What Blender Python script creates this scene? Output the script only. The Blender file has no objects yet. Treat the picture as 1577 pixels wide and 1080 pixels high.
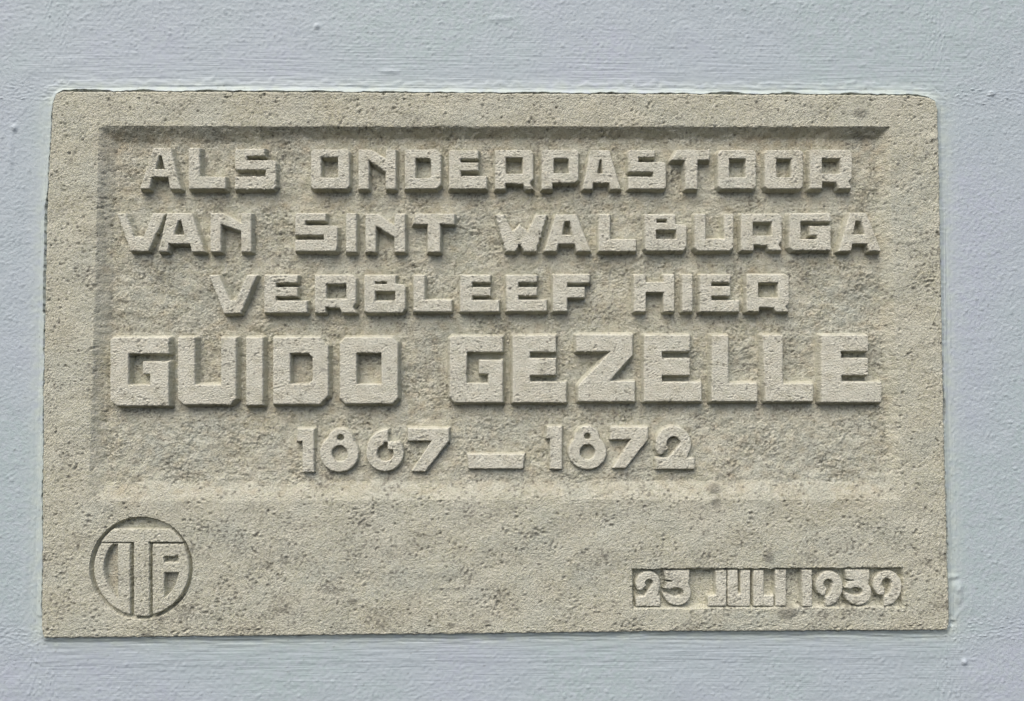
import bpy, math
import numpy as np
from mathutils import Matrix

# ------------------------------------------------------------------ camera, sky, sun, exposure
PW, PH = 1577.0, 1080.0          # photograph size used for reading positions
FOC = 1238.0                     # focal length in photograph pixels
ZC = 1.60                        # height of the plaque centre above the pavement
CAM = np.array([0.0, -0.6281, ZC - 0.0184])
YAW, PITCH, ROLL = map(math.radians, (0.925, 2.347, 0.0755))

def cam_axes():
    cy, sy, cp, sp, cr, sr = math.cos(YAW), math.sin(YAW), math.cos(PITCH), math.sin(PITCH), math.cos(ROLL), math.sin(ROLL)
    f = np.array([sy * cp, cy * cp, sp]); r = np.array([cy, -sy, 0.0]); d = np.cross(f, r)
    return cr * r + sr * d, -sr * r + cr * d, f
AX_R, AX_D, AX_F = cam_axes()

scene = bpy.context.scene
cam_data = bpy.data.cameras.new('camera')
cam_data.sensor_width = 36.0
cam_data.lens = FOC / PW * 36.0
cam_data.clip_start = 0.01
cam_data.clip_end = 100.0
cam = bpy.data.objects.new('camera', cam_data)
scene.collection.objects.link(cam)
cam.matrix_world = Matrix(((AX_R[0], -AX_D[0], -AX_F[0], CAM[0]),
                           (AX_R[1], -AX_D[1], -AX_F[1], CAM[1]),
                           (AX_R[2], -AX_D[2], -AX_F[2], CAM[2]),
                           (0, 0, 0, 1)))
scene.camera = cam

SUN_EL, SUN_SIDE = math.radians(55), math.radians(25)    # overcast light from high up, a little from the left
world = bpy.data.worlds.new('World')
scene.world = world
world.use_nodes = True
wn = world.node_tree.nodes; wl = world.node_tree.links
bg = wn['Background']
sky = wn.new('ShaderNodeTexSky')
sky.sky_type = 'NISHITA'
sky.sun_disc = False
sky.sun_elevation = SUN_EL
sky.sun_rotation = math.pi + SUN_SIDE
sky.air_density = 1.0
sky.dust_density = 4.0
wl.new(sky.outputs[0], bg.inputs[0])
bg.inputs[1].default_value = 0.085

sun_data = bpy.data.lights.new('sun', 'SUN')
sun_data.energy = 1.5
sun_data.angle = math.radians(55)
sun_data.color = (1.0, 0.93, 0.82)
sun = bpy.data.objects.new('sun', sun_data)
scene.collection.objects.link(sun)
sun_dir = np.array([-math.sin(SUN_SIDE) * math.cos(SUN_EL), -math.cos(SUN_SIDE) * math.cos(SUN_EL), math.sin(SUN_EL)])
from mathutils import Vector
sun.rotation_euler = Vector(sun_dir).to_track_quat('Z', 'Y').to_euler()
sun.location = (-1.5, -2.5, 4.0)

scene.view_settings.view_transform = 'Standard'
scene.view_settings.look = 'None'
scene.view_settings.exposure = 0.92
scene.view_settings.gamma = 1.0
scene.view_settings.use_curve_mapping = False

# ------------------------------------------------------------------ helpers
MM = 0.001
M_PER_PX = 0.70 / 1380.0         # metres on the stone face for one photograph pixel
FACE_Y = 0.0                     # the stone's face lies in the plane y = 0, the street is towards -y
DEPTH = 7.5 * MM                 # depth of the sunken inscription field
WALL_H = -3.6 * MM               # painted wall surface lies behind the stone's face

def to_px(x, z, y=0.0):
    qx, qy, qz = x - CAM[0], y - CAM[1], z - CAM[2]
    a = qx * AX_R[0] + qy * AX_R[1] + qz * AX_R[2]
    b = qx * AX_D[0] + qy * AX_D[1] + qz * AX_D[2]
    c = qx * AX_F[0] + qy * AX_F[1] + qz * AX_F[2]
    return PW / 2 + FOC * a / c, PH / 2 + FOC * b / c

def to_plane(px, py, y=0.0):
    a, b = (px - PW / 2) / FOC, (py - PH / 2) / FOC
    d = AX_F + a * AX_R + b * AX_D
    t = (y - CAM[1]) / d[1]
    return CAM[0] + t * d[0], CAM[2] + t * d[2]

# band-limited random relief, sampled anywhere in the stone's plane
rng = np.random.default_rng(1939)
TN, TEX = 1024, 0.0005           # texture size and step (0.5 mm)
def spectral(lx, lz, width=0.45):
    """unit-variance noise with wavelengths about lx (along x) and lz (along z), in mm"""
    w = np.fft.fft2(rng.standard_normal((TN, TN)))
    fz = np.fft.fftfreq(TN, TEX / MM)[:, None]; fx = np.fft.fftfreq(TN, TEX / MM)[None, :]
    k = np.sqrt((fx * lx) ** 2 + (fz * lz) ** 2) + 1e-9
    g = np.exp(-(np.log(k) / width) ** 2 / 2)
    n = np.real(np.fft.ifft2(w * g))
    return ((n - n.mean()) / n.std()).astype(np.float32)

def sample(t, x, z, s=1.0, ox=0.0, oz=0.0):
    u = (x / (TEX * s) + ox) % TN; v = (z / (TEX * s) + oz) % TN
    i = np.floor(u).astype(int); j = np.floor(v).astype(int)
    fu, fv = u - i, v - j
    i %= TN; j %= TN
    i1, j1 = (i + 1) % TN, (j + 1) % TN
    return (t[j, i] * (1 - fu) + t[j, i1] * fu) * (1 - fv) + (t[j1, i] * (1 - fu) + t[j1, i1] * fu) * fv

N_GRAIN = spectral(1.9, 1.7, 0.3)
N_FINE = spectral(3.0, 2.6, 0.35)
N_LUMP = spectral(7.0, 6.0, 0.4)
N_MED = spectral(15.0, 12.0, 0.4)
N_BIG = spectral(60.0, 50.0, 0.5)
N_PITS = spectral(5.0, 3.6, 0.3)
N_BRUSHX = spectral(45.0, 2.6, 0.45)
N_BRUSHZ = spectral(2.6, 45.0, 0.45)
N_PEEL = spectral(5.0, 3.4, 0.35)

def sstep(a, b, v):
    t = np.clip((v - a) / (b - a), 0, 1)
    return t * t * (3 - 2 * t)

# signed distances, all in photograph pixels measured on the stone face (negative inside)
def sd_poly(px, py, *loops):
    d = np.full(px.shape, 1e9); inside = np.zeros(px.shape, bool)
    for pts in loops:
        n = len(pts)
        for k in range(n):
            x0, y0 = pts[k]; x1, y1 = pts[(k + 1) % n]
            ex, ey = x1 - x0, y1 - y0
            L = ex * ex + ey * ey
            if L < 1e-9:
                continue
            t = np.clip(((px - x0) * ex + (py - y0) * ey) / L, 0, 1)
            d = np.minimum(d, np.hypot(px - x0 - t * ex, py - y0 - t * ey))
            if y0 != y1:
                c = ((y0 <= py) & (py < y1)) | ((y1 <= py) & (py < y0))
                inside ^= c & (px < x0 + (py - y0) * ex / ey)
    return np.where(inside, -d, d)
def sd_circle(px, py, cx, cy, r, ry=None):
    if ry is None:
        return np.hypot(px - cx, py - cy) - r
    k = np.hypot((px - cx) / r, (py - cy) / ry)
    return (k - 1) * min(r, ry)
def sd_box(px, py, x0, y0, x1, y1):
    return sd_poly(px, py, [(x0, y0), (x1, y0), (x1, y1), (x0, y1)])

# mesh from a height field over a (possibly uneven) grid
def grid_mesh(name, xs, zs, H, keep, mat, parent=None, attr=None, dx=None, dz=None):
    nx, nz = len(xs), len(zs)
    X, Z = np.meshgrid(xs, zs)
    if dx is not None:
        X = X + dx; Z = Z + dz
    co = np.stack([X, FACE_Y - H, Z], -1).reshape(-1, 3)
    idx = np.arange(nx * nz).reshape(nz, nx)
    q = np.stack([idx[:-1, :-1], idx[:-1, 1:], idx[1:, 1:], idx[1:, :-1]], -1)[keep]
    used, inv = np.unique(q.ravel(), return_inverse=True)
    return raw_mesh(name, co[used], inv.reshape(-1, 4), mat, parent,
                    None if attr is None else attr.reshape(-1, 4)[used])

def raw_mesh(name, co, quads, mat, parent=None, attr=None):
    me = bpy.data.meshes.new(name)
    me.vertices.add(len(co)); me.vertices.foreach_set('co', np.asarray(co, np.float32).ravel())
    nq = len(quads)
    me.loops.add(nq * 4); me.loops.foreach_set('vertex_index', np.asarray(quads, np.int32).ravel())
    me.polygons.add(nq)
    me.polygons.foreach_set('loop_start', np.arange(0, nq * 4, 4, dtype=np.int32))
    me.polygons.foreach_set('loop_total', np.full(nq, 4, np.int32))
    me.polygons.foreach_set('use_smooth', np.ones(nq, bool))
    me.update(calc_edges=True)
    if attr is not None:
        a = me.attributes.new('stain', 'FLOAT_COLOR', 'POINT')
        a.data.foreach_set('color', np.asarray(attr, np.float32).ravel())
    me.materials.append(mat)
    o = bpy.data.objects.new(name, me)
    scene.collection.objects.link(o)
    if parent is not None:
        o.parent = parent
    return o

# ------------------------------------------------------------------ materials
def new_mat(name):
    m = bpy.data.materials.new(name); m.use_nodes = True
    nt = m.node_tree
    return m, nt, nt.nodes['Principled BSDF']

def noise(nt, scale, detail=3.0, rough=0.55, vec=None):
    n = nt.nodes.new('ShaderNodeTexNoise'); n.inputs['Scale'].default_value = scale
    n.inputs['Detail'].default_value = detail; n.inputs['Roughness'].default_value = rough
    if vec is not None:
        nt.links.new(vec, n.inputs['Vector'])
    return n.outputs['Fac']
def ramp(nt, fac, a, b, ca=(0, 0, 0, 1), cb=(1, 1, 1, 1)):
    r = nt.nodes.new('ShaderNodeValToRGB')
    r.color_ramp.elements[0].position = a; r.color_ramp.elements[0].color = ca
    r.color_ramp.elements[1].position = b; r.color_ramp.elements[1].color = cb
    nt.links.new(fac, r.inputs['Fac'])
    return r.outputs['Color']
def mix(nt, fac, a, b, blend='MIX'):
    m = nt.nodes.new('ShaderNodeMix'); m.data_type = 'RGBA'; m.blend_type = blend
    for s, v in ((m.inputs[0], fac), (m.inputs[6], a), (m.inputs[7], b)):
        if hasattr(v, 'is_linked'):
            nt.links.new(v, s)
        else:
            s.default_value = v
    return m.outputs[2]
def math_node(nt, op, a, b):
    m = nt.nodes.new('ShaderNodeMath'); m.operation = op
    for s, v in ((m.inputs[0], a), (m.inputs[1], b)):
        if hasattr(v, 'is_linked'):
            nt.links.new(v, s)
        else:
            s.default_value = v
    return m.outputs[0]
def position(nt):
    g = nt.nodes.new('ShaderNodeNewGeometry')
    return g.outputs['Position']

def make_stone():
    m, nt, b = new_mat('french_limestone')
    pos = position(nt)
    at = nt.nodes.new('ShaderNodeAttribute'); at.attribute_name = 'stain'
    sep = nt.nodes.new('ShaderNodeSeparateColor'); nt.links.new(at.outputs['Color'], sep.inputs[0])
    brown, grey, dark = sep.outputs[0], sep.outputs[1], sep.outputs[2]
    c = mix(nt, ramp(nt, noise(nt, 28, 4, 0.6, pos), 0.35, 0.65), (0.468, 0.466, 0.358, 1), (0.530, 0.532, 0.440, 1))
    c = mix(nt, ramp(nt, noise(nt, 330, 3, 0.6, pos), 0.42, 0.66), c, (0.575, 0.57, 0.485, 1))
    c = mix(nt, at.outputs['Alpha'], c, (0.665, 0.662, 0.575, 1))       # rubbed paler faces of the lettering
    c = mix(nt, brown, c, (0.370, 0.300, 0.195, 1))
    c = mix(nt, grey, c, (0.425, 0.460, 0.415, 1))
    # sandy grain: pale and dark mineral specks
    g1 = ramp(nt, noise(nt, 900, 2, 0.6, pos), 0.55, 0.72)
    c = mix(nt, math_node(nt, 'MULTIPLY', g1, 0.5), c, (0.20, 0.185, 0.145, 1))
    g2 = ramp(nt, noise(nt, 760, 2, 0.6, pos), 0.60, 0.74)
    c = mix(nt, math_node(nt, 'MULTIPLY', g2, 0.45), c, (0.70, 0.68, 0.60, 1))
    v = nt.nodes.new('ShaderNodeTexVoronoi'); v.inputs['Scale'].default_value = 170
    nt.links.new(pos, v.inputs['Vector'])
    sp = ramp(nt, v.outputs['Distance'], 0.10, 0.24, (1, 1, 1, 1), (0, 0, 0, 1))
    gate = ramp(nt, noise(nt, 60, 2, 0.5, pos), 0.54, 0.60)
    c = mix(nt, math_node(nt, 'MULTIPLY', math_node(nt, 'MULTIPLY', sp, gate), 0.55), c, (0.13, 0.115, 0.09, 1))
    c = mix(nt, dark, c, (0.125, 0.120, 0.105, 1))
    nt.links.new(c, b.inputs['Base Color'])
    b.inputs['Roughness'].default_value = 0.93
    b.inputs['Specular IOR Level'].default_value = 0.2
    bp = nt.nodes.new('ShaderNodeBump'); bp.inputs['Strength'].default_value = 1.0; bp.inputs['Distance'].default_value = 0.0014
    h = math_node(nt, 'ADD', noise(nt, 640, 3, 0.65, pos), math_node(nt, 'MULTIPLY', noise(nt, 1300, 2, 0.6, pos), 0.45))
    nt.links.new(h, bp.inputs['Height']); nt.links.new(bp.outputs[0], b.inputs['Normal'])
    return m

def make_paint():
    m, nt, b = new_mat('wall_paint')
    pos = position(nt)
    c = mix(nt, ramp(nt, noise(nt, 5, 3, 0.5, pos), 0.42, 0.58), (0.380, 0.460, 0.480, 1), (0.405, 0.450, 0.525, 1))
    c = mix(nt, ramp(nt, noise(nt, 180, 4, 0.65, pos), 0.40, 0.65), c, (0.415, 0.475, 0.520, 1))
    at = nt.nodes.new('ShaderNodeAttribute'); at.attribute_name = 'stain'
    sep = nt.nodes.new('ShaderNodeSeparateColor'); nt.links.new(at.outputs['Color'], sep.inputs[0])
    c = mix(nt, sep.outputs[0], c, (0.455, 0.520, 0.500, 1))       # thinner greenish-white brushed coat by the stone
    c = mix(nt, sep.outputs[2], c, (0.10, 0.10, 0.095, 1))         # grime
    nt.links.new(c, b.inputs['Base Color'])
    b.inputs['Roughness'].default_value = 0.62
    b.inputs['Specular IOR Level'].default_value = 0.35
    bp = nt.nodes.new('ShaderNodeBump'); bp.inputs['Strength'].default_value = 0.75; bp.inputs['Distance'].default_value = 0.0006
    def streak(scale):
        mp = nt.nodes.new('ShaderNodeMapping'); mp.inputs['Scale'].default_value = scale
        nt.links.new(pos, mp.inputs['Vector'])
        return noise(nt, 1.0, 3, 0.6, mp.outputs[0])
    hz = mix(nt, sep.outputs[1], noise(nt, 620, 3, 0.6, pos), streak((22, 300, 620)))
    hz = mix(nt, at.outputs['Alpha'], hz, streak((620, 300, 22)))
    nt.links.new(hz, bp.inputs['Height']); nt.links.new(bp.outputs[0], b.inputs['Normal'])
    return m
STONE, PAINT = make_stone(), make_paint()

# ------------------------------------------------------------------ the stone's outline and sunken fields (photograph pixels)
OUTLINE = [(95, 140.8), (300, 141), (520, 142), (800, 144), (1100, 145), (1300, 145.5), (1405, 147), (1430, 150), (1440, 156), (1444, 168),
           (1446, 240), (1449, 400), (1452, 560), (1456, 740), (1460, 880), (1462, 964), (1459, 971),
           (1300, 972), (1000, 973), (720, 976.5), (440, 979.5), (200, 982), (68, 983),
           (64, 975), (65, 860), (66, 700), (67, 600), (69, 480), (72, 330), (77, 230), (81, 160), (86, 145)]
FIELD = [(158, 194), (700, 195), (1371, 195), (1372, 300), (1379, 520), (1388, 760), (1386, 769), (760, 770), (140, 772), (136, 768), (143, 560), (150, 300), (152, 199)]
DATE_BOX = [(973, 876), (1180, 875), (1391, 874), (1393, 936), (1180, 937), (974, 938)]
EMB = (217.5, 875.5, 80.0)

def axis(lo, hi, step, fine, fine_step, reach):
    """grid coordinates: regular step, finer within reach of the given lines"""
    out = [lo]
    while out[-1] < hi:
        v = out[-1]
        s = fine_step if any(abs(v - f) < reach for f in fine) else step
        out.append(v + s)
    return np.array(out)

def bumps(px, py, spots):
    out = np.zeros(px.shape)
    for cx, cy, rx, ry, a in spots:
        out += a * np.exp(-(((px - cx) / rx) ** 2 + ((py - cy) / ry) ** 2) ** 2)
    return out

# stains with shapes of their own: (x, y, rx, ry, strength)
BROWN = [(700, 215, 430, 26, .30), (1230, 222, 120, 30, .45), (230, 215, 70, 26, .30), (650, 310, 420, 16, .28), (900, 405, 380, 14, .18), (420, 500, 240, 18, .22),
         (620, 620, 420, 34, .20), (180, 250, 26, 60, .28), (210, 765, 70, 18, .30), (1290, 765, 90, 20, .30), (330, 570, 24, 50, .3), (460, 570, 16, 40, .35),
         (560, 570, 16, 40, .3), (172, 875, 12, 36, .7), (700, 155, 500, 26, .14), (1360, 225, 40, 20, .35)]
GREY = [(265, 690, 85, 55, .55), (1260, 705, 110, 60, .45), (1290, 470, 60, 60, .45), (255, 450, 70, 60, .4), (720, 395, 60, 45, .35), (1400, 330, 40, 120, .4),
        (780, 660, 70, 30, .35), (560, 880, 160, 60, .30), (880, 850, 150, 60, .30), (1250, 845, 150, 30, .35), (1160, 955, 200, 20, .35), (340, 850, 60, 60, .25),
        (265, 560, 7, 60, .8), (1130, 283, 24, 7, 1.1), (660, 520, 30, 40, .4)]
DARK = [(1183, 857, 9, 10, .65), (1212, 941, 15, 11, .55), (1324, 172, 11, 8, .5), (1101, 752, 11, 8, .55), (1104, 777, 8, 9, .5), (1125, 279, 8, 2.5, .6),
        (1300, 548, 5, 6, 1.0), (493, 868, 1, 1, 0), (542, 927, 8, 5, .6), (822, 822, 7, 4, .6), (931, 856, 7, 3, .7), (694, 963, 6, 4, .6), (180, 888, 2.5, 22, .85),
        (260, 893, 9, 18, .4), (1010, 470, 3, 2, 1.0), (498, 570, 6, 3, .7), (108, 248, 5, 4, .5), (750, 958, 7, 3, .6), (1205, 878, 6, 3, .6)]

def stains(px, py, x, z):
    n = 0.55 + 0.30 * sample(N_MED, x, z, 1.0, 200, 77) + 0.22 * sample(N_FINE, x, z, 1.0, 20, 7)
    big = sample(N_BIG, x, z, 1.0, 300, 90)
    soil = np.clip(-sd_poly(px, py, FIELD) / 14, 0, 1) * np.clip(0.07 + 0.10 * sample(N_MED, x, z, 1, 61, 17), 0, 1)
    br = np.clip(soil + 0.48 * bumps(px, py, BROWN) * np.clip(n * 1.5, 0, 1.4) + 0.05 * np.clip(big, 0, 2), 0, 0.75)
    gr = np.clip(0.6 * bumps(px, py, GREY) * np.clip(n * 1.5, 0, 1.4) + 0.12 * np.clip(-big, 0, 2), 0, 0.9)
    dk = np.clip(bumps(px, py, DARK), 0, 1)
    # small dark lichen and soot specks
    band = 0.45 * sample(N_BIG, x, z, 1, 640, 90) + 0.30 * sstep(760, 800, py) + 0.25 * np.exp(-((px - 420) / 180) ** 2) * sstep(760, 800, py)
    s = sstep(1.75, 2.3, sample(N_PITS, x, z) + 0.5 * sample(N_MED, x, z, 1.0, 50, 60) + band)
    s2 = sstep(1.7, 2.2, sample(N_FINE, x, z, 1.0, 512, 130) + 0.3 * sample(N_MED, x, z, 1.0, 9, 400) + band)
    dk = np.maximum(dk, np.maximum(0.6 * s, 0.5 * s2))
    # broken hairline along the lower left edge
    ln = np.exp(-((py - 968 - 1.5 * sample(N_LUMP, x, z)) / 1.6) ** 2) * ((px > 285) & (px < 425)) * (sample(N_FINE, x, z) > -0.3)
    dk = np.maximum(dk, 0.8 * ln)
    return np.stack([br, gr, dk, np.zeros_like(br)], -1)

def pits(x, z):
    """weathered holes and grains standing proud of the dressed face"""
    p = sample(N_PITS, x, z)
    gate = 0.5 * sample(N_MED, x, z, 1.0, 50, 60)
    q = sample(N_FINE, x, z, 1.0, 640, 210)
    g2 = 0.45 * sample(N_BIG, x, z, 1.0, 720, 800)
    return (-1.0 * sstep(1.9, 2.8, p + gate + g2) + 0.45 * sstep(1.5, 2.6, -p + gate) - 0.45 * sstep(1.4, 2.4, q + g2) + 0.45 * sstep(1.4, 2.4, -q)) * MM

def face_relief(x, z):
    return (0.15 * sample(N_GRAIN, x, z) + 0.05 * sample(N_FINE, x, z) + 0.05 * sample(N_LUMP, x, z) + 0.07 * sample(N_MED, x, z)
            + 0.20 * sample(N_BIG, x, z)) * MM + pits(x, z)
def field_relief(x, z):
    l = sample(N_LUMP, x, z, 1.0, 700, 33)
    f = sample(N_FINE, x, z, 1.0, 111, 333)
    patch = np.clip(0.75 + 0.45 * sample(N_BIG, x, z, 1.0, 512, 512), 0.25, 1.5)
    return (0.34 * sample(N_GRAIN, x, z, 1, 31, 91) + patch * (0.54 * (0.8 - np.abs(f)) + 0.28 * (0.8 - np.abs(l))) + 0.14 * sample(N_MED, x, z) + 0.40 * sample(N_BIG, x, z, 1, 77, 1)) * MM

def slab_height(x, z):
    px, py = to_px(x, z)
    wob = 1.1 * sample(N_LUMP, x, z, 1.0, 90, 10) + 0.8 * sample(N_MED, x, z, 1.0, 10, 200)
    do = sd_poly(px, py, OUTLINE) + 0.22 * wob
    df = sd_poly(px, py, FIELD) + 0.30 * wob
    dd = sd_poly(px, py, DATE_BOX) + 0.3 * wob
    de = sd_circle(px, py, *EMB) + 0.15 * wob
    h = face_relief(x, z)
    # sloping sides down into the sunken fields; the lower slope is long and shallow
    run = 15.0 + 15.0 * sstep(715, 748, py) + np.where(px < 400, 6.0, 0.0) * (1 - sstep(715, 748, py))
    k = np.clip(-df / run, 0, 1)
    k = np.where(k > 0, 1 - (1 - k) ** 1.1, 0)
    h = h * (1 - 0.4 * k) - DEPTH * (1 - 0.48 * sstep(600, 765, py)) * k + field_relief(x, z) * np.where(py > 700, 0.3 * sstep(0.0, 0.3, k) + 0.7 * sstep(0.75, 1.0, k), sstep(0.6, 1.0, k))
    kd = np.clip(-dd / 4.0, 0, 1)
    h = h - 6.5 * MM * kd
    ke = np.clip(-de / 2.4, 0, 1)
    h = h - 5.2 * MM * ke
    # the few grey pebbles stand slightly proud
    h = h + bumps(px, py, [(1183, 857, 9, 10, .5 * MM), (1212, 941, 15, 11, 1.2 * MM), (1324, 172, 11, 8, .9 * MM), (1101, 752, 11, 8, 1.2 * MM), (1104, 777, 8, 9, -.7 * MM),
                           (1397, 372, 26, 3, .4 * MM), (1437, 212, 7, 5, .9 * MM), (700, 905, 40, 4, .4 * MM)])
    # worn arris
    r = 3.0
    e = np.clip((do + r) / r, 0, 1)
    h = h - 1.0 * MM * (1 - np.sqrt(np.clip(1 - e * e, 0, 1)))
    h = np.where(do > 0, -1.0 * MM - np.clip(do, 0, 0.6) / 0.6 * 20 * MM, h)
    return h, px, py, do, df, dd, de

plaque = bpy.data.objects.new('stone_plaque', None)
scene.collection.objects.link(plaque)
plaque.location = (0, 0.0, ZC - 0.211)
plaque['label'] = 'weathered beige limestone memorial plaque with raised capital lettering set into the painted wall'
plaque['category'] = 'plaque'
bpy.context.view_layer.update()
PINV = plaque.matrix_world.inverted()

def to_part(o, parent):
    o.parent = parent
    o.matrix_parent_inverse = PINV if parent is plaque else Matrix.Identity(4)
    return o

xl, _ = to_plane(73, 560); xr, _ = to_plane(1453, 560)
_, zt = to_plane(760, 143); _, zb = to_plane(760, 977)
lines_x = [to_plane(v, 560)[0] for v in (64, 68, 75, 82, 1444, 1452, 1461)]
lines_z = [to_plane(760, v)[1] for v in (142, 147, 972, 981)]
ex, ez = 0.012, 0.012
gx = axis(xl - ex, xr + ex, 0.0009, lines_x, 0.00045, 0.004)
gz = axis(zb - ez, zt + ez, 0.0009, lines_z, 0.00045, 0.004)
X, Z = np.meshgrid(gx, gz)
_, _, _, do, df, dd, de = slab_height(X, Z)
DX, DZ = np.zeros_like(X), np.zeros_like(X)
for dist, off in ((do, 0),):     # pull grid points onto the carved edges
    dm = (dist - off) * M_PER_PX
    gz_, gx_ = np.gradient(dist * M_PER_PX, gz, gx)
    gl = gx_ ** 2 + gz_ ** 2 + 1e-6
    sn = (np.abs(dm) < 0.45 * (0.00045)) & (gl > 0.3) & (DX == 0) & (DZ == 0)
    DX = np.where(sn, -dm * gx_ / gl, DX); DZ = np.where(sn, -dm * gz_ / gl, DZ)
H, px, py, do, df, dd, de = slab_height(X + DX, Z + DZ)
ST = stains(px, py, X, Z)
def cell(a, f):
    return f(f(a[:-1, :-1], a[:-1, 1:]), f(a[1:, :-1], a[1:, 1:]))
def cavg(a):
    return (a[:-1, :-1] + a[:-1, 1:] + a[1:, :-1] + a[1:, 1:]) / 4
in_slab = cell(do, np.minimum) < 1.2
c_field, c_date, c_emb = cavg(df) < 0, cavg(dd) < 0, cavg(de) < 0
sunk = (cavg(dd) < 2.2) | (cavg(de) < 2.2)
frame = grid_mesh('margin', gx, gz, H, in_slab & ~c_field & ~sunk, STONE, None, ST, DX, DZ)
field = grid_mesh('inscription_panel', gx, gz, H, in_slab & c_field & ~sunk, STONE, None, ST, DX, DZ)
# the two small sunken panels get their own finer surfaces, tucked a hair under the margin around them
xs = np.arange(to_plane(968, 900)[0], to_plane(1398, 900)[0], 0.00042)
zs = np.arange(to_plane(1180, 943)[1], to_plane(1180, 869)[1], 0.00042)
Xd, Zd = np.meshgrid(xs, zs)
Hd, pxd, pyd, _, _, ddd, _ = slab_height(Xd, Zd)
datep = grid_mesh('date_panel', xs, zs, Hd - 0.03 * MM * sstep(1.2, 3, ddd), cell(ddd, np.maximum) < 4.6, STONE, None, stains(pxd, pyd, Xd, Zd))
ecx, ecz = to_plane(EMB[0], EMB[1])
ra = np.concatenate([np.linspace(0.4, 70, 50), np.linspace(71, 77, 9), np.linspace(77.4, 84.6, 24)]) * M_PER_PX
ta = np.linspace(0, 2 * math.pi, 361)[:-1]
RR, TT = np.meshgrid(ra, ta)
Xe, Ze = ecx + RR * np.cos(TT), ecz + RR * np.sin(TT)
He, pxe, pye, _, _, _, dee = slab_height(Xe, Ze)
He = He - 0.03 * MM * sstep(1.2, 3, dee)
n_t, n_r = Xe.shape
ie = np.arange(n_t * n_r).reshape(n_t, n_r); je = np.roll(ie, -1, 0)
qe = np.stack([ie[:, :-1], ie[:, 1:], je[:, 1:], je[:, :-1]], -1).reshape(-1, 4)
embl = raw_mesh('monogram', np.stack([Xe, FACE_Y - He, Ze], -1).reshape(-1, 3), qe, STONE, None, stains(pxe, pye, Xe, Ze).reshape(-1, 4))
for o in (frame, field, datep, embl):
    to_part(o, plaque)
field['label'] = 'sunken rough-tooled panel carrying the raised inscription'
datep['label'] = 'small sunken strip with the date 23 JULI 1939'
embl['label'] = 'round sunken monogram with a T between two letters'

# ------------------------------------------------------------------ raised letters, each carved as its own piece
def relief_piece(name, sdf, box, parent, depth, top=0.0, step=0.00045, draft=3.6, erode=0.06, rough=1.0, hole=None, hole_draft=2.6, pale=0.8):
    """sdf(px, py) in photograph pixels; box = (x0, y0, x1, y1); draft = width of the sloping flank in pixels"""
    x0, y0, x1, y1 = box
    m = draft + 5
    ax, az = to_plane(x0 - m, y1 + m); bx_, bz = to_plane(x1 + m, y0 - m)
    xs = np.arange(ax, bx_, step); zs = np.arange(az, bz, step)
    X, Z = np.meshgrid(xs, zs)
    px, py = to_px(X, Z)
    d = sdf(px, py)
    d = d + erode * (1.0 * sample(N_FINE, X, Z, 1, 5, 55) + 1.6 * sample(N_LUMP, X, Z, 1, 66, 6)) * rough
    gz_, gx_ = np.gradient(d * M_PER_PX, zs, xs)
    dm = d * M_PER_PX
    gl = gx_ ** 2 + gz_ ** 2 + 1e-6
    sn = (np.abs(dm) < 0.55 * step) & (gl > 0.3)
    DX = np.where(sn, -dm * gx_ / gl, 0); DZ = np.where(sn, -dm * gz_ / gl, 0)
    d = np.where(sn, 0, d)
    d2 = (d - draft) * M_PER_PX
    s2 = (np.abs(d2) < 0.5 * step) & (gl > 0.3)
    DX = np.where(s2, -d2 * gx_ / gl, DX); DZ = np.where(s2, -d2 * gz_ / gl, DZ)
    d = np.where(s2, draft, d)
    # chipped arrises here and there
    chip = (0.35 + rough * (erode > 0.2)) * sstep(1.9, 2.8, sample(N_LUMP, X, Z, 1, 400, 500) + 0.4 * sample(N_MED, X, Z, 1, 4, 5)) * 3.0
    d = d + chip * np.exp(-np.abs(d) / 4)
    h = top + face_relief(X, Z) * 0.45
    r = 1.3
    e = np.clip((d + r) / r, 0, 1)
    h = h - 0.35 * MM * (1 - np.sqrt(np.clip(1 - e * e, 0, 1)))
    dr = draft
    if hole is not None:
        dr = np.where(hole(px, py) < 0, min(draft, hole_draft), draft)
    fl = np.clip(d / dr, 0, 1.6)
    flank = top - 0.35 * MM - (depth + top) * fl + 0.12 * MM * sample(N_FINE, X, Z, 1, 8, 3)
    h = np.where(d > 0, np.minimum(h, flank), h)
    low = -depth - 1.0 * MM
    keep = cell(h, np.maximum) > low
    h = np.maximum(h, low - 0.6 * MM)
    ST = stains(px, py, X, Z)
    ST[..., 0] *= 0.45
    ST[..., 1] *= 0.5
    ST[..., 2] *= 0.75
    ST[..., 3] = pale * np.clip(0.85 + 0.25 * sample(N_MED, X, Z, 1, 70, 71), 0, 1) * (d < 0.4)
    o = grid_mesh(name, xs, zs, h, keep, STONE, None, ST, DX, DZ)
    return to_part(o, parent) if parent is plaque else to_sub(o, parent)

def to_sub(o, parent):
    o.parent = parent
    o.matrix_parent_inverse = parent_world_inv[parent.name]
    return o
bpy.context.view_layer.update()
parent_world_inv = {p.name: p.matrix_world.inverted() for p in (frame, field, datep, embl)}

def cut(x0, y0, x1, y1, tl=0, tr=0, br=0, bl=0):
    p = []
    p += [(x0, y0 + tl), (x0 + tl, y0)] if tl else [(x0, y0)]
    p += [(x1 - tr, y0), (x1, y0 + tr)] if tr else [(x1, y0)]
    p += [(x1, y1 - br), (x1 - br, y1)] if br else [(x1, y1)]
    p += [(x0 + bl, y1), (x0, y1 - bl)] if bl else [(x0, y1)]
    return p

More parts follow.
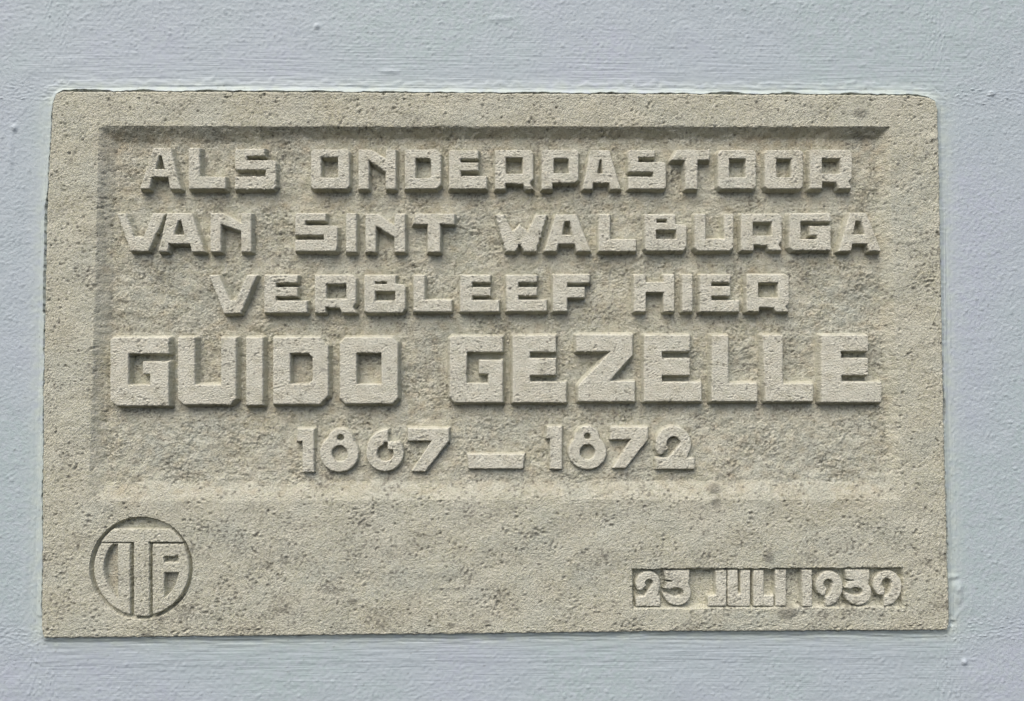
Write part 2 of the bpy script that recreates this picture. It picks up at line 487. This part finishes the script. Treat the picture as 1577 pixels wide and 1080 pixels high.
def g_O(x0, y0, x1, y1, hx0, hy0, hx1, hy1, c=4):
    return [cut(x0, y0, x1, y1, c, c, c, c), cut(hx0, hy0, hx1, hy1)]
def g_D(x0, y0, x1, y1, hx0, hy0, hx1, hy1, c=8):
    return [cut(x0, y0, x1, y1, 0, c, c, 0), cut(hx0, hy0, hx1, hy1, 0, c * .5, c * .5, 0)]
def g_L(x0, y0, x1, y1, sx, fy, lean=0):
    return [[(x0, y0), (sx, y0), (sx, fy), (x1, fy), (x1, y1), (x0 + lean, y1)]]
def g_E(x0, y0, x1, y1, sx, tx, s1, s2, s3, s4):
    return [[(x0, y0), (tx, y0), (tx, s1), (sx, s1), (sx, s2), (tx, s2), (tx, s3), (sx, s3), (sx, s4), (x1, s4), (x1, y1), (x0, y1)]]
def g_R(x0, y0, x1, y1, hx0, hy0, hx1, hy1, ox0, oy, ox1):
    w = x1 - x0
    return [[(x0, y0), (x1 - 4, y0), (x1, y0 + 5), (x1, oy - 6), (x1 - 5, oy), (x1, y1), (ox1 + 1, y1), (ox1 - 3, oy + 1), (ox0, oy), (ox0, y1), (x0, y1)],
            cut(hx0, hy0, hx1, hy1)]
def g_P(x0, y0, x1, y1, hx0, hy0, hx1, hy1, sx, by):
    return [[(x0, y0), (x1 - 3, y0), (x1, y0 + 4), (x1, by - 5), (x1 - 5, by), (sx, by), (sx, y1), (x0, y1)], cut(hx0, hy0, hx1, hy1)]
def g_A(x0, y0, x1, y1, tx0, tx1, lx, rx, oy, ctop, cx0, cx1, cb, cb0, cb1):
    """lx, rx: inner feet of the legs; oy: underside of the crossbar; c...: counter"""
    f = (y1 - oy) / (y1 - y0)
    il = lx + f * (tx0 - x0) * 0.75; ir = rx - f * (x1 - tx1) * 0.75
    return [[(tx0, y0), (tx1, y0), (x1, y1), (rx, y1), (ir, oy), (il, oy), (lx, y1), (x0, y1)], [(cx0, ctop), (cx1, ctop), (cb1, cb), (cb0, cb)]]
def g_S(x0, y0, x1, y1, tx, a0, ay0, ay1, b1, by0, by1, xm=None):
    xm = x0 if xm is None else xm
    return [[(x0 + 2, y0), (tx, y0), (tx, ay0), (a0, ay0), (a0, ay1), (x1 - 3, ay1), (x1, ay1 + 3), (x1, y1 - 3), (x1 - 3, y1), (x0, y1), (x0, by1), (b1, by1), (b1, by0), (xm, by0), (x0, by0 - 4), (x0, y0 + 3)]]
def g_N(x0, y0, x1, y1, sl, sr, ty, ly0, ly1):
    return [[(x0, y0), (sl + 3, y0), (sr, ty), (sr, y0), (x1, y0), (x1, y1), (sr, y1), (sr, ly1), (sl, ly0), (sl, y1), (x0, y1)]]
def g_I(x0, y0, x1, y1):
    return [cut(x0, y0, x1, y1)]
def g_U(x0, y0, x1, y1, sl, sr, iy, c=5):
    return [[(x0, y0), (sl, y0), (sl, iy), (sr, iy), (sr, y0), (x1, y0), (x1, y1 - c), (x1 - c, y1), (x0 + c, y1), (x0, y1 - c)]]
def g_T(x0, y0, x1, y1, sl, sr, by, sx=8):
    return [[(x0 + sx, y0), (x1, y0), (x1, by), (sr, by), (sr, y1), (sl, y1), (sl, by), (x0, by)]]
def g_G(x0, y0, x1, y1, h0, hy0, ty, tx, tb, ix, hy1, c=5):
    return [[(x0 + c * .4, y0), (x1, y0), (x1, hy0), (h0, hy0), (h0, hy1), (ix, hy1), (ix, tb), (tx, tb), (tx, ty), (x1, ty), (x1, y1), (x0 + c, y1), (x0, y1 - c), (x0, y0 + c * .4)]]
def g_B(x0, y0, x1, y1, tx, my, h1, h2):
    return [[(x0, y0), (tx, y0), (tx, my - 3), (tx + 1, my), (x1 - 3, my + 1), (x1, my + 4), (x1, y1 - 6), (x1 - 5, y1), (x0 + 3, y1), (x0, y1 - 3)], cut(*h1), cut(*h2)]

ROWS = [
 # ALS ONDERPASTOOR
 g_A(215, 227.5, 277, 290.5, 236, 262, 229, 261.5, 272.5, 239.5, 244.5, 248.5, 260.5, 238.5, 253),
 g_L(290, 227.5, 346.7, 290.3, 307, 272),
 g_S(361, 228.8, 424, 290.5, 407, 379, 239.5, 246.5, 408.5, 261, 271.5, 364),
 g_O(478.7, 230, 537.5, 290.5, 494, 241.7, 520.3, 273.3),
 g_N(552, 230.2, 609.3, 291, 567.5, 594, 244, 246, 264),
 g_D(623.7, 230.2, 678.8, 290.5, 639.5, 243, 664, 274.7, 7),
 g_E(692, 231.5, 749.4, 290.5, 709, 736.5, 244, 250.3, 262.5, 271),
 g_R(763, 231, 821, 291, 778.7, 242.5, 805.4, 267.5, 778, 282, 809),
 g_P(834.7, 230.5, 890.7, 291, 852.5, 243.7, 876.4, 266.7, 850.5, 281.5),
 g_A(897.5, 231, 956, 291, 910, 938, 912, 941, 281, 246, 923.5, 927, 267, 919.5, 929.5),
 g_S(968.3, 231, 1025.7, 290.5, 1008.5, 983.5, 241.7, 249.7, 1007, 264, 272),
 g_T(1034.3, 230.5, 1093.2, 291, 1055.8, 1074.5, 246, 9),
 g_O(1106.8, 230.8, 1164.5, 290.5, 1123.5, 244, 1149.3, 272.7),
 g_O(1178.6, 230.8, 1236.9, 290.5, 1196.1, 244, 1220, 272.7),
 g_R(1248.3, 230.3, 1312.4, 290, 1266.2, 243.7, 1295.1, 267.5, 1267, 279.6, 1291.5),
 # VAN SINT WALBURGA
 [[(179, 328.4), (192, 328.4), (205, 364.5), (220, 364.5), (234, 328.4), (254, 328.4), (227, 386), (200, 386)]],
 g_A(243.4, 328.4, 314, 387.5, 257, 294.5, 257.5, 295, 375.2, 339.5, 274, 278.5, 361.7, 266.5, 283.5),
 g_N(323.7, 328.4, 386.3, 387.5, 339.5, 371, 344, 344.5, 356),
 g_S(454.4, 328.4, 519, 386.7, 501, 469.5, 340, 347.3, 498.5, 361.7, 369.5),
 g_I(532.8, 328.4, 548.3, 388),
 g_N(562.8, 329.3, 623.7, 388, 578.3, 607.5, 348, 347.3, 365),
 g_T(635.7, 329.3, 699.5, 388, 659, 677.6, 345, 4),
 [[(763, 330.7), (776, 330.7), (789, 357), (801, 346), (813, 357), (826, 330.7), (842, 330.7), (825, 386.7), (808, 386.7), (800.5, 374), (794.5, 386.7), (779, 386.7)]],
 g_A(839, 330.5, 909.4, 386.7, 856.3, 888, 857, 889, 375.2, 341, 869, 878, 362, 865.5, 882),
 g_L(922.3, 330, 979.7, 386.7, 939.5, 368.6),
 g_B(994, 330, 1057.3, 386, 1040, 345, (1011.3, 337.3, 1028, 343), (1010.5, 353.7, 1042.3, 368)),
 g_U(1070.8, 329.3, 1129.9, 386, 1086.8, 1116, 368),
 g_R(1142, 329.3, 1204.4, 385.5, 1159.9, 341.6, 1189.5, 363, 1161, 376.6, 1185),
 g_G(1216.8, 328.4, 1280, 385.3, 1233.4, 340.7, 348, 1248.3, 362, 1259.2, 368.5),
 g_A(1292.3, 328, 1357.5, 386.5, 1310, 1334.5, 1311, 1340, 375.2, 340, 1318, 1327.3, 361.4, 1314.4, 1332.5),
 # VERBLEEF HIER
 [[(321.5, 424), (336, 424), (353.5, 462.7), (362.5, 462.7), (380, 424), (395, 424), (370, 482.5), (344.5, 482.5)]],
 g_E(406.4, 424, 472.5, 481.5, 424.2, 457.5, 435.5, 442.6, 456.4, 463.3),
 g_R(484.5, 424, 547.7, 481.5, 501.8, 437, 533.3, 460.5, 500.5, 472.8, 526),
 g_B(561, 424, 623.7, 481.4, 609, 437.5, (577, 433.5, 595.8, 437.5), (577, 448.5, 608.5, 463.3)),
 g_L(637, 424, 695.4, 480, 653.8, 462),
 g_E(709, 424, 768.6, 480, 727, 755, 434.6, 442.6, 455.6, 462.2),
 g_E(780, 424, 841.9, 479.4, 798.2, 827, 434.6, 442.6, 455, 462),
 [[(852, 423), (908, 423), (908, 435.5), (873.5, 435.5), (873.5, 442.7), (900.5, 442.7), (900.5, 458.4), (873.5, 458.4), (873.5, 479.5), (852, 479.5)]],
 [[(977, 423), (994.7, 423), (994.7, 434.6), (1022.8, 434.6), (1022.8, 423), (1038.6, 423), (1038.6, 480), (1022.8, 480), (1022.8, 449.8), (994.7, 449.8), (994.7, 480), (977, 480)]],
 g_I(1051.5, 423, 1066.7, 480),
 g_E(1078.8, 423, 1138.5, 480, 1096, 1125, 434.6, 441.2, 455.6, 462.7),
 g_R(1150.7, 422.6, 1215.3, 480, 1168, 435, 1199, 458.5, 1169.4, 472.8, 1195),
]
BIG = [
 g_G(169.7, 520, 259.4, 624.8, 197.5, 544.5, 557.2, 219.7, 576.2, 230.8, 593, 9),
 g_U(273.7, 520, 363, 623, 299.7, 340.2, 593, 9),
 g_I(378.9, 520, 404.3, 623.8),
 g_D(420.5, 520, 505, 622.5, 446.4, 544, 481.3, 592, 13),
 g_O(523.5, 520, 612.3, 621.6, 548.9, 543.3, 587.5, 592, 8),
 g_G(692.8, 518, 774, 619.9, 718.5, 542, 555, 738, 575.6, 752, 590.5, 8),
 g_E(789.8, 517, 872, 619.9, 816, 856, 542, 552.2, 578, 588.5),
 [[(887.4, 515.7), (974, 515.7), (974, 547), (938.2, 587.6), (977.6, 587.6), (977.6, 618.4), (891, 618.4), (891, 594), (941, 541.4), (888, 541.4)]],
 g_E(992.5, 516.3, 1080.4, 618.4, 1019.6, 1062.5, 541.4, 552.2, 578, 588.5),
 g_L(1096.7, 516.5, 1166.5, 618.3, 1121.8, 590.5),
 g_L(1174.8, 516.5, 1252.4, 618.3, 1205.5, 591, 5),
 g_E(1265.5, 516.5, 1357.6, 619.7, 1296, 1337, 541, 552, 578, 588.2),
]
def bbox(loops):
    a = np.array([p for l in loops for p in l])
    return a[:, 0].min(), a[:, 1].min(), a[:, 0].max(), a[:, 1].max()
def poly_piece(name, loops, parent, depth, kind='O', **kw):
    x0, y0, x1, y1 = bbox(loops)
    hole = None
    if kind in 'ESGBRFHPDO':                     # slots and counters are cut steeper than the outer flanks
        hole = lambda px, py: np.maximum(np.maximum(x0 + 3 - px, px - x1 + 3), np.maximum(y0 + 3 - py, py - y1 + 3))
    return relief_piece(name, lambda px, py: sd_poly(px, py, *loops), (x0, y0, x1, y1), parent, depth, hole=hole, **kw)

TEXT = 'ALSONDERPASTOORVANSINTWALBURGAVERBLEEFHIER'
for k, g in enumerate(ROWS):
    worn = k in (2, 15, 22)      # the first S, the V of VAN and the W are badly weathered
    poly_piece('letter', g, field, DEPTH, kind=TEXT[k], top=(-1.2 if worn else -0.5) * MM, erode=0.21 if worn else 0.06)
for k, g in enumerate(BIG):
    poly_piece('letter', g, field, DEPTH, kind='GUIDOGEZELLE'[k], top=0.0, draft=4.6)

def sd_one(x0, y0, x1, y1, fx, fy):
    return lambda px, py: sd_poly(px, py, [(x0, y0), (x1, y0), (x1, y1), (fx, y1), (fx, fy), (x0 - 1, fy)])
def sd_eight(c1, r1, h1, rh1, c2, r2, h2, rh2):
    def f(px, py):
        d = np.minimum(sd_circle(px, py, *c1, r1), sd_circle(px, py, *c2, *r2))
        return np.maximum(np.maximum(d, -sd_circle(px, py, *h1, rh1)), -sd_circle(px, py, *h2, rh2))
    return f
def sd_six(cx, cy, r, rh, top, xs):
    def f(px, py):
        d = sd_circle(px, py, cx, cy, r)
        # tail sweeping from the left of the bowl to the top
        big = sd_circle(px, py, xs + 2, cy - 4, r + 5.5, cy - 4 - top)
        tail = np.maximum(np.maximum(big, px - xs), py - cy)
        d = np.minimum(d, tail)
        hole = np.minimum(sd_circle(px, py, cx + .5, cy + .5, rh + .5), sd_box(px, py, xs - 7, cy - rh - 4, xs, cy))
        hole = np.maximum(hole, -np.maximum(xs - px, py - cy + 5))
        notch = sd_box(px, py, xs, top - 8, xs + 40, cy - r * 0.60)
        return np.maximum(np.maximum(d, -hole), -notch)
    return f
def sd_seven(x0, y0, x1, y1, by, b0, b1, kx):
    return lambda px, py: sd_poly(px, py, [(x0, y0), (x1, y0), (x1, by), (b1, y1), (b0, y1), (kx, by), (x0, by)])
def sd_two(cx, cy, ro, hx, hy, rh, x0, x1, by, y1, slope=0.9):
    """ring open at the lower left above a flat base bar"""
    def f(px, py):
        d = np.maximum(sd_circle(px, py, cx, cy, ro, ro), -sd_circle(px, py, hx, hy, rh))
        k = ro / 27.0
        gap = sd_poly(px, py, [(cx - 6.5 * k, cy + 5 * k), (cx - 17 * k, cy + 15.5 * k), (cx - 32 * k, cy + 17 * k), (cx - 32 * k, by + 1), (cx - 9 * k, by + 1), (cx + 9 * k, cy + 3 * k)])
        d = np.maximum(d, -gap)
        diag = sd_poly(px, py, [(cx + 9.5 * k, cy + 2 * k), (cx + 27 * k, cy + 2 * k), (cx + 20 * k, by + 2), (cx - 9 * k, by + 2)])
        return np.minimum(np.minimum(d, diag), sd_box(px, py, x0, by, x1, y1))
    return f
def sd_nine(cx, cy, rx, ry, hx, hy, rhx, rhy, tx, ty, y1):
    def f(px, py):
        d = np.maximum(sd_circle(px, py, cx, cy, rx, ry), -sd_circle(px, py, hx, hy, rhx, rhy))
        slit = sd_poly(px, py, [(hx - 2, hy), (hx + rhx, hy), (hx + rhx * .8, ty), (tx + 1, ty + 3), (tx - 1, ty - 3)])
        left = sd_box(px, py, cx - rx - 3, cy + ry * .80, tx, y1 + 4)
        d = np.maximum(np.maximum(d, -slit), -left)
        # tail sweeping under to the left
        o = sd_circle(px, py, tx, cy + 2, cx + rx - tx, y1 - cy - 2)
        i = sd_circle(px, py, tx - 3, cy, (cx + rx - tx) * .52, ty - cy)
        tail = np.maximum(np.maximum(np.maximum(o, -i), tx - px), cy - py)
        return np.minimum(d, tail)
    return f
def sd_three(x0, y0, x1, ty, cx, cy, rx, ry, hx0, hx1, hy, hr):
    """flat topped three: bar, slanting neck, round bowl open to the left"""
    def f(px, py):
        bar = sd_poly(px, py, [(x0, y0), (x1, y0), (x1, ty), (x1 - 5, ty + 4), (x0 + 2, ty)])
        neck = sd_poly(px, py, [(x1 - 22, ty - 2), (x1, ty - 3), (x1 - 2, ty + 7), (cx + 5, cy - ry * .55), (x0 + 5, cy - ry * .6), (x0 + 2, cy - ry * .95)])
        bowl = sd_circle(px, py, cx, cy, rx, ry)
        hole = np.minimum(sd_circle(px, py, (hx0 + hx1) / 2, hy, (hx1 - hx0) / 2, hr), sd_poly(px, py, [(cx - rx - 4, hy - hr), (hx0 + 8, hy - hr * .6), (hx0 + 8, hy + hr * .7), (cx - rx - 4, hy + hr * .2)]))
        slot = sd_poly(px, py, [(x0 - 4, ty), (x0 + 14, ty), (x0 + 12, ty + 3.5), (x0 - 4, ty + 5)])
        return np.maximum(np.minimum(bar, np.maximum(np.maximum(np.minimum(bowl, neck), -hole), -slot)), -hole)
    return f

def numeral(sdf, box, parent=field, depth=DEPTH, top=-0.5 * MM, **kw):
    x0, y0, x1, y1 = box
    hole = lambda px, py: np.hypot((px - (x0 + x1) / 2) / (0.36 * (x1 - x0)), (py - (y0 + y1) / 2) / (0.42 * (y1 - y0))) - 1
    return relief_piece('numeral', sdf, box, parent, depth, top=top, hole=hole, hole_draft=1.4 if parent is field else 1.1, **kw)
numeral(sd_one(457.5, 661, 483, 727, 465.5, 680), (456, 661, 483, 727))
numeral(sd_eight((524, 680), 19.5, (524, 674.3), 5.4, (522, 698.5), (29.5, 28.5), (522.5, 698.7), 12.5), (492, 660, 552, 728))
numeral(sd_six(592.5, 697.5, 28.5, 12.5, 662, 597), (563, 661, 622, 727))
numeral(sd_seven(628, 660, 691, 726, 679, 634, 655, 665), (628, 660, 691, 726))
poly_piece('dash', [[(720, 700), (808, 700), (805, 722), (722, 722)]], field, DEPTH, top=-0.7 * MM)
numeral(sd_one(843, 657, 865.5, 722.6, 847.5, 675.5), (842, 657, 866, 723))
numeral(sd_eight((904, 675.5), 19, (905, 672), 5.2, (904.8, 696.5), (29, 26.5), (905, 696.5), 12), (875, 656, 934, 724))
numeral(sd_seven(940.5, 658, 998, 721, 677, 944, 964, 972), (940, 658, 998, 722))
numeral(sd_two(1037.5, 684, 27, 1037.5, 682.9, 10.5, 1010.5, 1070, 705.5, 722.6), (1009, 656, 1072, 723))

# date strip
DD = 6.5 * MM
KW = dict(draft=2.6, step=0.0004, erode=0.07)
def dl(loops):
    return poly_piece('letter', loops, datep, DD, top=-0.5 * MM, **KW)
def dn(sdf, box):
    return numeral(sdf, box, datep, DD, -0.5 * MM, **KW)
dn(sd_two(998.5, 899.5, 18.5, 1000.0, 898.5, 6.2, 980, 1017, 919, 934), (979, 880, 1018, 935))
dn(sd_three(1023.5, 879.5, 1062, 893.5, 1043.5, 913, 21, 20, 1029, 1053, 912.5, 7), (1022, 879, 1066, 934))
dl([[(1103.5, 879.5), (1119, 879.5), (1119, 933.5), (1091, 933.5), (1091, 919), (1103.5, 917)]])
dl(g_U(1122, 879.5, 1155.4, 934, 1136.5, 1141.5, 915.6, 2))
dl(g_L(1161.3, 879.5, 1192, 934, 1176.5, 917.7))
dl(g_I(1195, 878.6, 1211, 933.5))
dn(sd_poly_one := (lambda px, py: sd_poly(px, py, [(1235.7, 878.6), (1251, 878.6), (1251, 934.5), (1237.5, 934.5)])), (1235, 878, 1252, 935))
dn(sd_nine(1277.7, 901, 20.5, 20.5, 1276.5, 899.7, 7.5, 7.5, 1272, 921, 934), (1256, 879, 1299, 935))
dn(sd_three(1303, 878.5, 1339.5, 892.5, 1322, 912.5, 20.5, 20, 1307, 1330, 911.5, 6.5), (1300, 878, 1343, 934))
dn(sd_nine(1367.5, 900.5, 21.5, 20.5, 1366.5, 898.6, 7.8, 7.6, 1363, 920, 933.5), (1345, 879, 1390, 935))

# monogram: T between two letters that follow the ring
ec, er = (217.5, 875.5), 73.0
def in_ring(px, py, r=er):
    return sd_circle(px, py, ec[0], ec[1], r)
def sd_T(px, py):
    t = sd_poly(px, py, [(150, 815.7), (290, 815.7), (290, 835.4), (229.4, 835.4), (229.4, 960), (206, 960), (206, 835.4), (150, 835.4)])
    return np.maximum(t, in_ring(px, py, 74.0))
def sd_left(px, py):
    body = np.maximum(in_ring(px, py), np.maximum(px - 199.6, 838 - py))
    slot = np.maximum(np.maximum(sd_circle(px, py, ec[0], ec[1], 58.5), px - 181), 838 - py)
    return np.maximum(body, -slot)
def sd_right(px, py):
    body = np.maximum(in_ring(px, py), np.maximum(234.5 - px, 839 - py))
    h1 = sd_box(px, py, 252, 857.2, 274.5, 867)
    h2 = np.maximum(np.maximum(sd_circle(px, py, ec[0], ec[1], 58), 252.6 - px), 882 - py)
    return np.maximum(np.maximum(body, -h1), -h2)
EK = dict(top=-0.4 * MM, draft=2.0, erode=0.06, step=0.0004, pale=0.25)
eb = (140, 798, 296, 954)
relief_piece('letter', sd_T, eb, embl, 5.2 * MM, **EK)
relief_piece('letter', sd_left, eb, embl, 5.2 * MM, **EK)
relief_piece('letter', sd_right, eb, embl, 5.2 * MM, **EK)

# ------------------------------------------------------------------ the painted wall with the plaster fillet around the stone
wx0, _ = to_plane(-60, 540); wx1, _ = to_plane(1637, 540)
_, wz1 = to_plane(788, -60); _, wz0 = to_plane(788, 1140)
def wall_axis(lo, hi, d0, d1, lines):
    mid = axis(d0, d1, 0.0011, lines, 0.0004, 0.006)
    n1 = max(2, int(abs(d0 - lo) / 0.05)); n2 = max(2, int(abs(hi - d1) / 0.05))
    return np.concatenate([np.linspace(lo, mid[0], n1, endpoint=False), mid, np.linspace(mid[-1], hi, n2 + 1)[1:]])
gx = wall_axis(-1.3, 1.3, wx0, wx1, lines_x)
gz = wall_axis(0.0, 2.9, wz0, wz1, lines_z)
X, Z = np.meshgrid(gx, gz)
px, py = to_px(X, Z)
wob = 1.1 * sample(N_LUMP, X, Z, 1.0, 90, 10) + 0.8 * sample(N_MED, X, Z, 1.0, 10, 200)
do = sd_poly(px, py, OUTLINE)
doe = do + 0.22 * wob
ang_h = np.abs(np.clip(px, 70, 1455) - px)                   # how far beside the stone
ang_v = np.maximum(np.maximum(143 - py, py - 976), 0)        # how far above or below it
side = sstep(-6, 12, ang_h - ang_v)                          # 1 beside, 0 above/below
near_v = np.exp(-(np.clip(do, 0, None) / 45.0) ** 2)
near_h = np.exp(-(np.clip(do, 0, None) / 24.0) ** 2)
peel = (0.07 * sample(N_PEEL, X, Z) + 0.08 * sample(N_FINE, X, Z, 1.35, 44, 45) + 0.03 * sample(N_MED, X, Z, 1, 7, 8)
        + 0.6 * sstep(1.5, 2.7, sample(N_PEEL, X, Z, 0.9, 12, 500) + 0.5 * sample(N_MED, X, Z, 1, 90, 91)) + 0.07 * sample(N_BIG, X, Z, 1, 40, 4))
brx = 0.12 * sample(N_BRUSHX, X, Z, 1.35) + 0.04 * sample(N_PEEL, X, Z)
brz = 0.10 * sample(N_BRUSHZ, X, Z, 1.35) + 0.04 * sample(N_PEEL, X, Z)
near = (near_v * (1 - side) + near_h * side) * np.exp(-np.minimum(ang_h, ang_v) / 6.0)
rel = peel * (1 - 0.85 * near) + (brx * (1 - side) + brz * side) * near + 0.03 * sample(N_BRUSHX, X, Z, 1.3, 9, 9) * (1 - side)
h = WALL_H + rel * MM
# brushed ledge of thicker paint some way out from the stone
led = 18 + 3 * sample(N_MED, X, Z, 1, 9, 70)
h += 0.45 * MM * (1 - sstep(-1.5, 1.5, do - led)) * (1 - side) * (py < 500)
led2 = 46 + 1.5 * sample(N_MED, X, Z, 1, 19, 170)
h += 0.18 * MM * (1 - sstep(-2, 2, do - led2)) * (1 - side) * (py > 500)
# fillet rising to the stone
fw = np.where(py > 950, 9.0, np.where(side > .5, 12.0, 9.0)) * (1 + 0.10 * sample(N_BIG, X, Z))
u = np.clip(do / fw, 0, 1)
h += np.where(py > 950, 2.0, np.where(px > 1400, 2.4, 3.1)) * MM * (1 - u) ** 1.4
# lumps and runs in the paint low on the right, drips elsewhere
h += bumps(px, py, [(1478, 905, 9, 8, .9 * MM), (1480, 918, 6, 14, .9 * MM), (1470, 890, 10, 4, .8 * MM), (1489, 1022, 4, 4, 1.6 * MM), (1470, 962, 5, 4, -1.2 * MM), (1500, 930, 2.5, 30, .2 * MM),
                    (18, 195, 4, 5, 1.5 * MM), (1531, 142, 5, 4, .9 * MM), (487, 38, 4, 4, 1.2 * MM), (12, 235, 4, 30, .6 * MM), (600, 108, 16, 3, .7 * MM), (770, 26, 16, 4, .5 * MM), (35, 885, 4, 40, .4 * MM)])
sx, sy = px - 1478, py - 950
h += 0.4 * MM * np.exp(-((sx * .75 + sy * .66) / 3.0) ** 2) * np.exp(-((sx * .66 - sy * .75) / 22) ** 2)
# open shrinkage crack against the stone, wide in places and closed in others
cn = 0.3 + 0.8 * sample(N_BIG, X, Z, 1, 5, 500) + 0.35 * sample(N_MED, X, Z, 1, 55, 5)
cn += bumps(px, py, [(70, 400, 40, 90, 5.0), (76, 520, 20, 120, .8), (700, 143, 700, 20, .5), (1458, 700, 20, 300, .4), (760, 978, 800, 18, -1.2), (1452, 380, 16, 160, -1.0), (155, 139, 14, 8, 2.5), (230, 985, 9, 8, 3.5)])
cw = np.clip(1.2 * cn + 1.1, 0.5, 5.5)
dm = (doe - cw) * M_PER_PX
gz_, gx_ = np.gradient(dm, gz, gx)
gl = gx_ ** 2 + gz_ ** 2 + 1e-6
sn = (np.abs(dm) < 0.0002) & (gl > 0.3)
WX = np.where(sn, -dm * gx_ / gl, 0); WZ = np.where(sn, -dm * gz_ / gl, 0)
crack = (doe < cw) & ~sn
h = np.where(crack, np.minimum(h, WALL_H - 14 * MM), h)
stain = np.zeros(X.shape + (4,))
stain[..., 1] = np.clip(1.2 * np.exp(-(np.clip(do, 0, None) / 75.0) ** 2) + 0.25, 0, 1) * (1 - side)
stain[..., 3] = near_h * side * np.exp(-ang_v / 20.0)
stain[..., 0] = np.clip(np.exp(-(np.clip(do, 0, None) / np.where(side > .5, 22, 17)) ** 2) * (0.85 + 0.25 * sample(N_MED, X, Z)), 0, 1)
dirt = np.exp(-np.clip(doe - cw, 0, None) / 1.2) * np.clip(0.45 + 0.6 * sample(N_LUMP, X, Z, 1, 3, 9), 0, 1)
stain[..., 2] = np.clip(0.5 * dirt + 0.45 * sstep(2.3, 3.0, sample(N_PITS, X, Z, 1.0, 100, 700)), 0, 1)
keep = cell(do, np.maximum) > -8
quads_h = h
# front sheet plus sides and back so that the wall is a solid slab
nx, nz = len(gx), len(gz)
co = np.stack([X + WX, FACE_Y - h, Z + WZ], -1).reshape(-1, 3)
idx = np.arange(nx * nz).reshape(nz, nx)
q = np.stack([idx[:-1, :-1], idx[:-1, 1:], idx[1:, 1:], idx[1:, :-1]], -1)[keep]
rim = np.concatenate([idx[0, :-1], idx[:-1, -1], idx[-1, :0:-1], idx[:0:-1, 0]])
back = co[rim].copy(); back[:, 1] = 0.25
nb = len(rim); off = nx * nz
ring = np.arange(nb); nxt = (ring + 1) % nb
q2 = np.stack([rim, off + ring, off + nxt, rim[nxt]], -1)
corners = off + np.array([0, nx - 1, nx - 1 + nz - 1, 2 * (nx - 1) + nz - 1])
allq = np.concatenate([q, q2, corners[None, [0, 3, 2, 1]]])
allco = np.concatenate([co, back]); alls = np.concatenate([stain.reshape(-1, 4), np.tile([0, 0, 0, 0], (nb, 1))])
used, inv = np.unique(allq.ravel(), return_inverse=True)
wall = raw_mesh('painted_wall', allco[used], inv.reshape(-1, 4), PAINT, None, alls[used])
wall['label'] = 'pale blue-grey painted plaster wall with brush strokes surrounding the stone plaque'
wall['category'] = 'wall'
